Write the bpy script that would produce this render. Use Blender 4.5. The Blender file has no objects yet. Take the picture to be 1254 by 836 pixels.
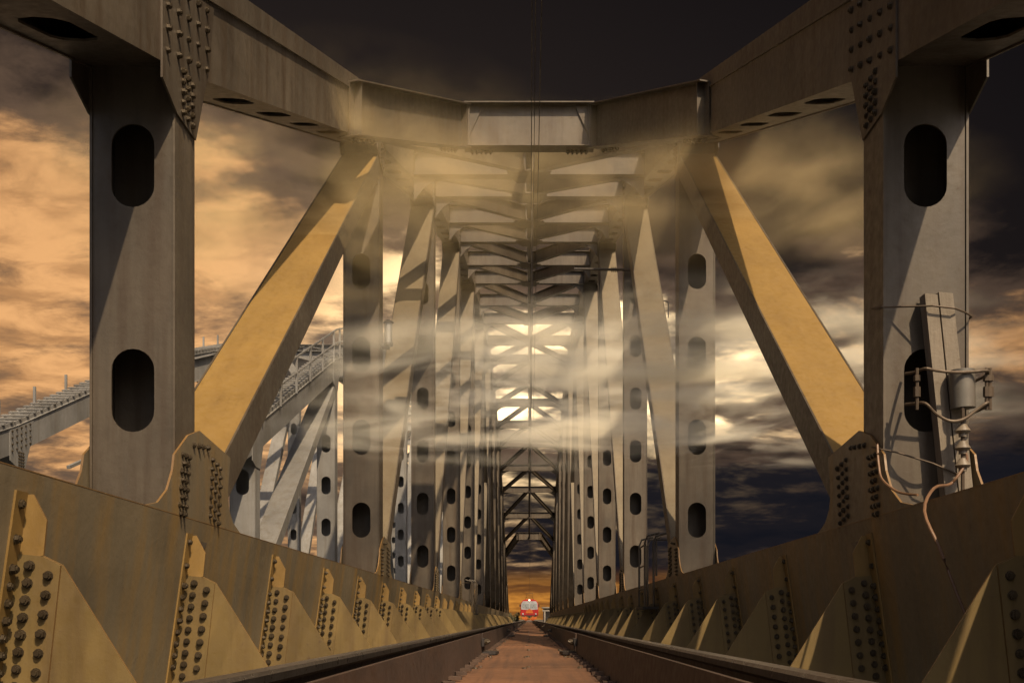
import bpy, math, random
from mathutils import Vector
random.seed(7)
V = Vector
sc = bpy.context.scene
col = sc.collection
# ------------------------------------------------------------------ camera
F = 1360.0                                     # focal length in photo pixels (1254 wide)
cam_d = bpy.data.cameras.new('camera')
cam_d.sensor_width = 36.0
cam_d.lens = 36.0 * F / 1254.0
cam_d.shift_x = -21 / 1254.0
cam_d.shift_y = 340 / 1254.0
cam_d.clip_start = 0.05
cam_d.clip_end = 20000
cam = bpy.data.objects.new('camera', cam_d)
cam.rotation_euler = (math.radians(90), 0, 0)
col.objects.link(cam)
sc.camera = cam
# ------------------------------------------------------------------ light and exposure
SUN_EL, SUN_AZ = math.radians(50), math.radians(180 - 26)      # azimuth clockwise from +Y: behind the camera, to the right
sun_d = bpy.data.lights.new('sun', 'SUN')
sun_d.energy = 4.8
sun_d.angle = math.radians(0.6)
sun_d.color = (1.0, 0.78, 0.52)
sun = bpy.data.objects.new('sun', sun_d)
sdir = V((math.sin(SUN_AZ) * math.cos(SUN_EL), math.cos(SUN_AZ) * math.cos(SUN_EL), math.sin(SUN_EL)))
sun.rotation_euler = sdir.to_track_quat('Z', 'Y').to_euler()
col.objects.link(sun)
sc.view_settings.view_transform = 'Standard'
sc.view_settings.look = 'None'
sc.view_settings.exposure = 0.36
sc.view_settings.gamma = 1.0
sc.view_settings.use_curve_mapping = False
sc.cycles.use_denoising = True
sc.cycles.max_bounces = 8
sc.cycles.volume_bounces = 5

def make_world():
    w = bpy.data.worlds.new('World'); sc.world = w; w.use_nodes = True
    nt = w.node_tree; N = nt.nodes; L = nt.links
    N.clear()
    def nd(t, **k):
        n = N.new(t)
        for a, b in k.items(): setattr(n, a, b)
        return n
    def val(x, sock):
        if hasattr(x, 'links') or isinstance(x, bpy.types.NodeSocket): L.new(x, sock)
        else: sock.default_value = x
    def m(op, a, b=0.0, c=None, clamp=False):
        n = nd('ShaderNodeMath', operation=op, use_clamp=clamp)
        val(a, n.inputs[0]); val(b, n.inputs[1])
        if c is not None: val(c, n.inputs[2])
        return n.outputs[0]
    def ss(x, a, b):
        n = nd('ShaderNodeMapRange', interpolation_type='SMOOTHSTEP')
        val(x, n.inputs[0]); n.inputs[1].default_value = a; n.inputs[2].default_value = b
        return n.outputs[0]
    def mix(f, a, b):
        n = nd('ShaderNodeMix', data_type='RGBA'); val(f, n.inputs[0])
        for x, s in ((a, n.inputs[6]), (b, n.inputs[7])):
            if isinstance(x, tuple): s.default_value = (*x, 1)
            else: L.new(x, s)
        return n.outputs[2]
    sky = nd('ShaderNodeTexSky', sky_type='NISHITA', sun_disc=False, sun_elevation=SUN_EL, sun_rotation=SUN_AZ, air_density=0.7, dust_density=8.0)
    tc = nd('ShaderNodeTexCoord')
    sep = nd('ShaderNodeSeparateXYZ'); L.new(tc.outputs['Generated'], sep.inputs[0])
    x, y, z = sep.outputs
    az = m('ARCTAN2', x, y)                    # radians, 0 straight ahead
    el = m('ARCSINE', z)
    zc = m('MAXIMUM', z, 0.0)
    # clouds lie on a high ceiling: they foreshorten towards the horizon
    den = m('ADD', zc, 0.16)
    px, py = m('DIVIDE', x, den), m('DIVIDE', y, den)
    comb = nd('ShaderNodeCombineXYZ'); L.new(px, comb.inputs[0]); L.new(m('MULTIPLY', py, 1.25), comb.inputs[1]); comb.inputs[2].default_value = 3.7
    def noise(scale, detail, rough, dist, w=0.0, vec=comb.outputs[0]):
        n = nd('ShaderNodeTexNoise', noise_dimensions='4D')
        L.new(vec, n.inputs['Vector']); n.inputs['Scale'].default_value = scale; n.inputs['Detail'].default_value = detail
        n.inputs['Roughness'].default_value = rough; n.inputs['Distortion'].default_value = dist; n.inputs['W'].default_value = w
        return n.outputs[0]
    big = noise(0.8, 3, 0.5, 0.3, 2.0)
    mid = noise(2.8, 10, 0.60, 0.3, 5.3)
    fine = noise(6.5, 8, 0.62, 0.4, 9.1)
    dens = m('ADD', m('MULTIPLY', big, 0.50), m('ADD', m('MULTIPLY', mid, 1.15), m('MULTIPLY', fine, 0.42)))
    # storm bank overhead and to the right, thinner cloud low on the left
    bank = m('ADD', m('MULTIPLY', ss(m('ADD', el, m('MINIMUM', m('MULTIPLY', az, 0.22), m('MULTIPLY', az, 0.05))), 0.24, 0.46), 0.72), m('ADD', m('MINIMUM', m('MULTIPLY', az, 0.24), m('MULTIPLY', az, 0.12)), m('MULTIPLY', ss(el, 0.30, 0.10), 0.10)))
    cov = m('ADD', dens, bank)
    thick = ss(cov, 0.95, 1.16)
    deep = ss(cov, 1.14, 1.40)
    # evening glow behind the cloud, straight ahead
    daz = m('SUBTRACT', az, 0.05)
    dl = m('SUBTRACT', el, 0.225)
    r2 = m('ADD', m('MULTIPLY', m('MULTIPLY', daz, daz), 42.0), m('MULTIPLY', m('MULTIPLY', dl, dl), 90.0))
    core = m('POWER', 2.718, m('MULTIPLY', r2, -1.0))
    daz2 = m('ADD', az, 0.25); dl2 = m('SUBTRACT', el, 0.22)
    r3 = m('ADD', m('MULTIPLY', m('MULTIPLY', daz2, daz2), 2.6), m('MULTIPLY', m('MULTIPLY', dl2, dl2), 10.0))
    wide = m('POWER', 2.718, m('MULTIPLY', r3, -1.0))
    lit = mix(wide, (0.50, 0.25, 0.10), (1.35, 0.70, 0.28))
    lit = mix(m('MULTIPLY', ss(fine, 0.35, 0.62), 0.75), lit, mix(wide, (0.22, 0.11, 0.05), (0.62, 0.30, 0.12)))
    lit = mix(core, lit, (9.0, 6.6, 3.6))
    half = mix(wide, (0.045, 0.030, 0.024), (0.24, 0.15, 0.095))
    dark = mix(wide, (0.0012, 0.0015, 0.0035), (0.045, 0.032, 0.026))
    cloud = mix(deep, mix(thick, lit, half), dark)
    # low storm cloud on the right, orange strip along the horizon under it
    low = m('MULTIPLY', ss(m('ADD', el, m('MULTIPLY', m('SUBTRACT', mid, 0.5), 0.16)), 0.165, 0.125), ss(m('ADD', az, m('MULTIPLY', m('SUBTRACT', mid, 0.5), 0.5)), -0.20, 0.02))
    cloud = mix(m('MULTIPLY', low, 0.95), cloud, (0.009, 0.010, 0.016))
    hz = m('MULTIPLY', ss(el, 0.05, 0.012), ss(el, -0.05, 0.0))
    cloud = mix(hz, cloud, mix(ss(mid, 0.4, 0.6), (0.95, 0.38, 0.06), (0.35, 0.13, 0.03)))
    # the storm stands ahead; behind the viewer, where the sun is, the sky is open
    front = ss(m('ADD', y, m('MULTIPLY', m('SUBTRACT', big, 0.5), 0.5)), -0.35, 0.30)
    bg1 = nd('ShaderNodeBackground'); L.new(sky.outputs[0], bg1.inputs[0]); bg1.inputs[1].default_value = 0.075
    bg2 = nd('ShaderNodeBackground'); L.new(cloud, bg2.inputs[0]); bg2.inputs[1].default_value = 0.52
    mx = nd('ShaderNodeMixShader'); L.new(m('MULTIPLY', front, 0.995), mx.inputs[0])
    L.new(bg1.outputs[0], mx.inputs[1]); L.new(bg2.outputs[0], mx.inputs[2])
    out = nd('ShaderNodeOutputWorld'); L.new(mx.outputs[0], out.inputs[0])
    w.cycles.sampling_method = 'MANUAL'; w.cycles.sample_map_resolution = 1024
make_world()

# ------------------------------------------------------------------ materials
def new_mat(name):
    mt = bpy.data.materials.new(name); mt.use_nodes = True
    nt = mt.node_tree; b = nt.nodes['Principled BSDF']
    return mt, nt, b
def mnode(nt, t, **k):
    n = nt.nodes.new(t)
    for a, b in k.items(): setattr(n, a, b)
    return n
def weathered(name, base, stain, stain_amt=0.5, streak=(7, 7, 0.5), rough=0.55, metal=0.0, spots=(0.05, 0.022, 0.011), spot_amt=0.5, vary=0.35, bump=0.12, seed=0.0):
    mt, nt, b = new_mat(name); L = nt.links
    geo = mnode(nt, 'ShaderNodeNewGeometry')
    def noise(scale, detail, rough_, vec=None, w=0.0):
        n = mnode(nt, 'ShaderNodeTexNoise', noise_dimensions='4D')
        L.new(vec or geo.outputs['Position'], n.inputs['Vector']); n.inputs['Scale'].default_value = scale
        n.inputs['Detail'].default_value = detail; n.inputs['Roughness'].default_value = rough_; n.inputs['W'].default_value = w + seed
        return n.outputs[0]
    def rng(x, a, b_, c=0.0, d=1.0):
        n = mnode(nt, 'ShaderNodeMapRange'); L.new(x, n.inputs[0])
        for i, v in zip((1, 2, 3, 4), (a, b_, c, d)): n.inputs[i].default_value = v
        return n.outputs[0]
    def mix(f, a, c, bt='MIX'):
        n = mnode(nt, 'ShaderNodeMix', data_type='RGBA', blend_type=bt)
        if isinstance(f, float): n.inputs[0].default_value = f
        else: L.new(f, n.inputs[0])
        for x, s in ((a, n.inputs[6]), (c, n.inputs[7])):
            if isinstance(x, tuple): s.default_value = (*x, 1)
            else: L.new(x, s)
        return n.outputs[2]
    mp = mnode(nt, 'ShaderNodeMapping'); L.new(geo.outputs['Position'], mp.inputs[0]); mp.inputs['Scale'].default_value = streak
    st = noise(1.0, 6, 0.62, mp.outputs[0], 1.3)
    st2 = noise(2.7, 4, 0.6, mp.outputs[0], 7.7)
    lg = noise(0.9, 5, 0.6, None, 3.1)
    sm = noise(14, 6, 0.65, None, 5.5)
    c = mix(rng(lg, 0.3, 0.7, 0.0, 1.0), tuple(v * (1 - vary) for v in base), tuple(min(1, v * (1 + vary * 0.6)) for v in base))
    mul = mnode(nt, 'ShaderNodeMath', operation='MULTIPLY'); L.new(rng(st, 0.46, 0.68), mul.inputs[0]); mul.inputs[1].default_value = stain_amt
    c = mix(mul.outputs[0], c, stain)
    c = mix(rng(st2, 0.55, 0.75, 0.0, 0.35), c, tuple(v * 0.45 for v in base))
    mul2 = mnode(nt, 'ShaderNodeMath', operation='MULTIPLY'); L.new(rng(sm, 0.63, 0.72), mul2.inputs[0]); mul2.inputs[1].default_value = spot_amt
    c = mix(mul2.outputs[0], c, spots)
    oi = mnode(nt, 'ShaderNodeObjectInfo'); tone = rng(oi.outputs['Random'], 0.0, 1.0, 0.80, 1.12)
    hs = mnode(nt, 'ShaderNodeHueSaturation'); L.new(tone, hs.inputs['Value']); L.new(c, hs.inputs['Color']); c = hs.outputs[0]
    L.new(c, b.inputs['Base Color'])
    L.new(rng(sm, 0.3, 0.7, rough - 0.12, min(1, rough + 0.15)), b.inputs['Roughness'])
    b.inputs['Metallic'].default_value = metal
    bp = mnode(nt, 'ShaderNodeBump'); bp.inputs['Strength'].default_value = bump; bp.inputs['Distance'].default_value = 0.02
    L.new(sm, bp.inputs['Height']); L.new(bp.outputs[0], b.inputs['Normal'])
    return mt
M = {}
M['steel'] = weathered('grey_paint', (0.079, 0.062, 0.042), (0.044, 0.026, 0.012), 0.85, vary=0.5)
M['light'] = weathered('pale_grey_paint', (0.19, 0.185, 0.175), (0.11, 0.09, 0.06), 0.5, seed=4)
M['chord'] = weathered('brown_grey_paint', (0.165, 0.130, 0.078), (0.24, 0.14, 0.034), 0.8, streak=(3.5, 3.5, 0.35), seed=9)
M['ochre'] = weathered('sunlit_ochre', (0.145, 0.098, 0.032), (0.085, 0.052, 0.02), 0.7, vary=0.3, seed=2)  # bracket steel is grey: warm light is put into the colour as ochre
M['gold'] = weathered('sunlit_gold', (0.185, 0.112, 0.030), (0.13, 0.075, 0.02), 0.45, vary=0.16, streak=(5, 1.2, 1.2), spot_amt=0.25, seed=6)  # warm sunlight put into the colour of the grey diagonals and bracket tabs
M['buff'] = weathered('sunlit_buff', (0.125, 0.098, 0.058), (0.09, 0.062, 0.03), 0.5, vary=0.25, seed=27)  # duller version of the sunlight tint for the farther diagonals
M['edge'] = weathered('orange_edge', (0.19, 0.105, 0.032), (0.11, 0.05, 0.02), 0.4, seed=3)  # lighter orange tone for the plate edges
M['bolt'] = weathered('oiled_bolt', (0.055, 0.040, 0.022), (0.022, 0.014, 0.009), 0.5, rough=0.42, metal=0.4, seed=1)
M['rail'] = weathered('rail_rust', (0.043, 0.026, 0.017), (0.070, 0.035, 0.017), 0.5, streak=(6, 0.8, 6), rough=0.55, metal=0.3, seed=5)
M['head'] = weathered('rail_head', (0.174, 0.151, 0.133), (0.093, 0.058, 0.041), 0.5, streak=(30, 0.4, 30), rough=0.33, metal=0.85, vary=0.2, seed=5)
M['guard'] = weathered('guard_rust', (0.046, 0.028, 0.020), (0.07, 0.036, 0.02), 0.6, streak=(5, 1.2, 5), rough=0.6, metal=0.15, seed=8)
M['deck'] = weathered('deck_brown', (0.14, 0.062, 0.026), (0.06, 0.028, 0.014), 0.85, streak=(22, 0.5, 22), rough=0.72, seed=11, bump=0.5, vary=0.45)
M['tie'] = weathered('tie_wood', (0.070, 0.041, 0.026), (0.035, 0.020, 0.014), 0.6, streak=(1, 14, 14), rough=0.85, seed=12, bump=0.4)
M['timber'] = weathered('old_timber', (0.165, 0.138, 0.105), (0.085, 0.066, 0.046), 0.6, streak=(26, 26, 1.2), rough=0.85, seed=13, bump=0.35)
M['wire'] = weathered('wire', (0.085, 0.06, 0.038), (0.045, 0.028, 0.017), 0.5, rough=0.6, metal=0.3, seed=14)
M['galv'] = weathered('galvanised', (0.17, 0.16, 0.14), (0.10, 0.075, 0.05), 0.6, rough=0.5, metal=0.3, seed=15)
M['cable'] = weathered('orange_cable', (0.17, 0.09, 0.045), (0.10, 0.052, 0.03), 0.5, seed=16)
M['ceramic'] = weathered('ceramic', (0.16, 0.13, 0.095), (0.09, 0.065, 0.04), 0.5, rough=0.35, seed=17)
M['dark'] = weathered('dark_iron', (0.029, 0.024, 0.022), (0.041, 0.023, 0.014), 0.4, rough=0.6, metal=0.3, seed=18)
M['red'] = weathered('train_red', (0.360, 0.020, 0.017), (0.232, 0.017, 0.017), 0.2, rough=0.3, spot_amt=0.1, seed=19)
M['tgrey'] = weathered('train_grey', (0.319, 0.325, 0.331), (0.232, 0.232, 0.232), 0.3, rough=0.35, spot_amt=0.1, seed=20)
M['orange'] = weathered('train_orange', (0.435, 0.099, 0.012), (0.290, 0.058, 0.012), 0.3, rough=0.45, spot_amt=0.1, seed=21)
M['concrete'] = weathered('concrete', (0.244, 0.215, 0.174), (0.128, 0.104, 0.081), 0.6, rough=0.85, seed=22)
M['earth'] = weathered('earth', (0.058, 0.043, 0.026), (0.035, 0.029, 0.017), 0.6, streak=(0.4, 0.4, 0.4), rough=0.95, seed=23)
M['gravel'] = weathered('gravel', (0.099, 0.081, 0.064), (0.052, 0.041, 0.029), 0.7, streak=(9, 9, 9), rough=0.95, seed=24, bump=0.6)
M['leaf'] = weathered('leaf', (0.043, 0.041, 0.012), (0.058, 0.035, 0.012), 0.5, streak=(3, 3, 3), rough=0.7, seed=25)
M['bark'] = weathered('bark', (0.058, 0.041, 0.029), (0.029, 0.020, 0.014), 0.5, rough=0.9, seed=26)
gm, gnt, gb = new_mat('glass'); gb.inputs['Base Color'].default_value = (0.62, 0.66, 0.68, 1); gb.inputs['Roughness'].default_value = 0.08; gb.inputs['Metallic'].default_value = 0.7
M['glass'] = gm
lm, lnt, lb = new_mat('headlight_glass'); lb.inputs['Base Color'].default_value = (0.9, 0.88, 0.8, 1); lb.inputs['Emission Color'].default_value = (1, 0.86, 0.62, 1); lb.inputs['Emission Strength'].default_value = 0.6
M['lamp'] = lm
wm, wnt, wb = new_mat('river_water'); wb.inputs['Base Color'].default_value = (0.03, 0.035, 0.035, 1); wb.inputs['Roughness'].default_value = 0.12
_n = mnode(wnt, 'ShaderNodeTexNoise'); _n.inputs['Scale'].default_value = 0.5; _n.inputs['Detail'].default_value = 6
_g = mnode(wnt, 'ShaderNodeNewGeometry'); wnt.links.new(_g.outputs['Position'], _n.inputs['Vector'])
_b = mnode(wnt, 'ShaderNodeBump'); _b.inputs['Strength'].default_value = 0.4; wnt.links.new(_n.outputs[0], _b.inputs['Height']); wnt.links.new(_b.outputs[0], wb.inputs['Normal'])
M['water'] = wm

# ------------------------------------------------------------------ mesh helpers
class MB:
    def __init__(self): self.v, self.f, self.m = [], [], []
    def add(self, vs, fs, mi=0):
        o = len(self.v); self.v += [tuple(p) for p in vs]
        for f in fs: self.f.append([i + o for i in f]); self.m.append(mi)
    def hexa(self, p, mi=0):       # 8 points: bottom 4 ccw, top 4 ccw
        self.add(p, [(3, 2, 1, 0), (4, 5, 6, 7), (0, 1, 5, 4), (1, 2, 6, 5), (2, 3, 7, 6), (3, 0, 4, 7)], mi)
    def box(self, x0, x1, y0, y1, z0, z1, mi=0):
        self.hexa([V(p) for p in ((x0, y0, z0), (x1, y0, z0), (x1, y1, z0), (x0, y1, z0), (x0, y0, z1), (x1, y0, z1), (x1, y1, z1), (x0, y1, z1))], mi)
    def bar(self, p0, p1, a, b, wa, wb, mi=0):
        """box from p0 to p1 with section wa along a, wb along b (a, b unit vectors)"""
        a, b = a * wa / 2, b * wb / 2
        self.hexa([p0 - a - b, p0 + a - b, p0 + a + b, p0 - a + b, p1 - a - b, p1 + a - b, p1 + a + b, p1 - a + b], mi)
    def prism(self, pts, d, mi=0, edge_mi=None):
        """polygon pts (3D) extruded by vector d"""
        n = len(pts); d = V(d)
        self.add([V(p) for p in pts] + [V(p) + d for p in pts], [], 0)
        o = len(self.v) - 2 * n
        self.f += [[o + i for i in range(n)][::-1], [o + n + i for i in range(n)]]; self.m += [mi, mi]
        for i in range(n):
            j = (i + 1) % n
            self.f.append([o + i, o + j, o + n + j, o + n + i]); self.m.append(mi if edge_mi is None else edge_mi)
    def cyl(self, p0, p1, r0, r1=None, n=8, mi=0, caps=True):
        p0, p1 = V(p0), V(p1); r1 = r0 if r1 is None else r1
        ax = (p1 - p0).normalized(); a = ax.orthogonal().normalized(); b = ax.cross(a)
        vs = [p0 + (a * math.cos(t) + b * math.sin(t)) * r0 for t in [2 * math.pi * i / n for i in range(n)]]
        vs += [p1 + (a * math.cos(t) + b * math.sin(t)) * r1 for t in [2 * math.pi * i / n for i in range(n)]]
        fs = [(i, (i + 1) % n, n + (i + 1) % n, n + i) for i in range(n)]
        if caps: fs += [tuple(range(n))[::-1], tuple(range(n, 2 * n))]
        self.add(vs, fs, mi)
    def tube(self, pts, r, n=6, mi=0):
        pts = [V(p) for p in pts]; rings = []
        for i, p in enumerate(pts):
            t = (pts[min(i + 1, len(pts) - 1)] - pts[max(i - 1, 0)]).normalized()
            ref = V((0, 0, 1)) if abs(t.z) < 0.9 else V((0, 1, 0))
            a = t.cross(ref).normalized(); b = t.cross(a)
            rings.append([p + (a * math.cos(2 * math.pi * k / n) + b * math.sin(2 * math.pi * k / n)) * r for k in range(n)])
        vs = [p for rg in rings for p in rg]; fs = []
        for i in range(len(pts) - 1):
            for k in range(n):
                fs.append((i * n + k, i * n + (k + 1) % n, (i + 1) * n + (k + 1) % n, (i + 1) * n + k))
        fs += [tuple(range(n))[::-1], tuple(range(len(vs) - n, len(vs)))]
        self.add(vs, fs, mi)
    def perf(self, O, U, W_, N, L, W, holes, hl, hw, t=0.016, mi=0, seg=24):
        """plate of length L along U, width W along W_, with stadium holes; N is the outward normal"""
        U, W_, N = V(U), V(W_), V(N)
        P = lambda u, w, d=0.0: O + U * u + W_ * w - N * d
        def rect(u0, u1):
            if u1 - u0 > 1e-4:
                self.hexa([P(u0, -W / 2, t), P(u0, W / 2, t), P(u1, W / 2, t), P(u1, -W / 2, t), P(u0, -W / 2), P(u0, W / 2), P(u1, W / 2), P(u1, -W / 2)], mi)
        cell = hl / 2 + 0.06
        cur = 0.0
        for c in holes:
            rect(cur, c - cell); cur = c + cell
            ca = math.atan2(W / 2, cell)
            angs = sorted([2 * math.pi * i / seg + 0.01 for i in range(seg)] + [ca, math.pi - ca, math.pi + ca, 2 * math.pi - ca])
            outer, inner = [], []
            s, r = hl / 2 - hw / 2, hw / 2
            for a in angs:
                cx, sy = math.cos(a), math.sin(a)
                k = min(cell / max(abs(cx), 1e-9), W / 2 / max(abs(sy), 1e-9))
                outer.append((cx * k, sy * k))
                k = r / max(abs(sy), 1e-9)                       # straight sides
                if abs(cx * k) > s:
                    # circle centre (±s,0): |k*d - c| = r
                    cc = s if cx > 0 else -s
                    bq = cx * cc; k = bq + math.sqrt(max(0, bq * bq - cc * cc + r * r))
                inner.append((cx * k, sy * k))
            n = len(angs)
            vs = [P(c + a, b) for a, b in outer] + [P(c + a, b) for a, b in inner] + [P(c + a, b, t) for a, b in outer] + [P(c + a, b, t) for a, b in inner]
            fs = []
            for i in range(n):
                j = (i + 1) % n
                fs += [(i, j, n + j, n + i), (n + i, n + j, 3 * n + j, 3 * n + i), (2 * n + j, 2 * n + i, 3 * n + i, 3 * n + j)]
            self.add(vs, fs, mi)
        rect(cur, L)
    def mesh(self, name, mats, smooth=False):
        me = bpy.data.meshes.new(name); me.from_pydata(self.v, [], self.f)
        if not isinstance(mats, (list, tuple)): mats = [mats]
        for k in mats: me.materials.append(M[k])
        me.polygons.foreach_set('material_index', self.m)
        me.validate()
        import bmesh
        bm = bmesh.new(); bm.from_mesh(me); bmesh.ops.recalc_face_normals(bm, faces=bm.faces); bm.to_mesh(me); bm.free()
        if smooth:
            me.polygons.foreach_set('use_smooth', [True] * len(me.polygons)); me.set_sharp_from_angle(angle=0.7)
        me.update()
        return me
def link(name, data, parent=None, loc=None):
    o = bpy.data.objects.new(name, data); col.objects.link(o)
    if parent is not None: o.parent = parent
    if loc is not None: o.location = loc
    return o
def part(name, mb, mats, parent, smooth=False):
    return link(name, mb.mesh(name, mats, smooth), parent)
def thing(name, label, cat, loc=(0, 0, 0), group=None):
    o = link(name, None, None, loc); o.empty_display_size = 0.3
    o['label'] = label; o['category'] = cat
    if group: o['group'] = group
    return o
def tag(o, label, cat, group=None):
    o['label'] = label; o['category'] = cat
    if group: o['group'] = group
    return o
def struct(name, mb, mats):
    o = part(name, mb, mats, None); o['kind'] = 'structure'; return o

# ------------------------------------------------------------------ setting
m = MB(); m.box(-4000, 4000, -1500, 146, -14.5, -14.0); struct('river', m, 'water')
m = MB(); m.box(-9000, 9000, 146.2, 15000, -16, -1.05); struct('far_bank', m, 'earth')
m = MB()
m.prism([V((-6.5, 143, -1.0)), V((6.5, 143, -1.0)), V((3.4, 143, -0.42)), V((-3.4, 143, -0.42))], (0, 900, 0)); struct('embankment', m, 'gravel')

# ------------------------------------------------------------------ bridge data
PITCH = 10.9; Y1 = 8.23
H = [0.55, 4.04, 8.17, 11.35, 13.83, 15.6, 16.65, 16.9, 16.15, 14.75, 12.1, 8.2, 4.04, 0.55]
NY = [Y1 + PITCH * (i - 1) for i in range(14)]
XI, XO = 2.55, 3.165
XC = (XI + XO) / 2; BW = XO - XI
LEAN = 0.14; CT = 0.748
def BX(x, h): return x + (LEAN - 0.22) * (CT - h)        # bracket edges follow the lean of the web
def chord_x(h): return 2.53 + LEAN * (CT - h)
def top_h(t):
    i = min(12, max(0, int(math.floor(t)))); f = t - i
    return H[i] * (1 - f) + H[i + 1] * f
def node_y(t): return Y1 + PITCH * (t - 1)

# one bolt: washer, hex nut, thread; axis +Z
def bolt_mb(mb, p, ax, s=1.0):
    ax = V(ax).normalized(); p = V(p)
    mb.cyl(p, p + ax * 0.006 * s, 0.027 * s, n=10)
    mb.cyl(p + ax * 0.006 * s, p + ax * 0.029 * s, 0.023 * s, n=6)
    mb.cyl(p + ax * 0.029 * s, p + ax * 0.040 * s, 0.014 * s, n=8)
_b = MB(); bolt_mb(_b, (0, 0, 0), (0, 0, 1)); BOLT = _b.mesh('bolt', 'bolt')
def bolts(parent, pts, ax, single, s=1.0):
    ax = V(ax).normalized()
    if single:
        q = ax.to_track_quat('Z', 'Y').to_euler()
        for p in pts:
            o = link('bolt', BOLT, parent, p); o.rotation_euler = q
            k = s * random.uniform(0.93, 1.07); o.scale = (k, k, k * random.uniform(0.62, 0.9))
            o.rotation_euler.rotate_axis('Z', random.uniform(0, 6))
    else:
        mb = MB()
        for p in pts:                                   # far away: hex nut with thread only
            p = V(p); mb.cyl(p, p + ax * 0.024 * s, 0.025 * s, n=6); mb.cyl(p + ax * 0.024 * s, p + ax * 0.042 * s, 0.012 * s, n=5)
        o = part('bolt_group', mb, 'bolt', parent); o['kind'] = 'stuff'

def ibeam(mb, p0, p1, depth, fw, tw=0.014, tf=0.02):
    p0, p1 = V(p0), V(p1); ax = (p1 - p0).normalized()
    side = ax.cross(V((0, 0, 1))).normalized(); up = side.cross(ax).normalized()
    mb.bar(p0 + up * (tf / 2), p1 + up * (tf / 2), side, up, fw, tf)
    mb.bar(p0 + up * (depth - tf / 2), p1 + up * (depth - tf / 2), side, up, fw, tf)
    mb.bar(p0 + up * (depth / 2), p1 + up * (depth / 2), side, up, tw, depth - 2 * tf - 0.002)

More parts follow.
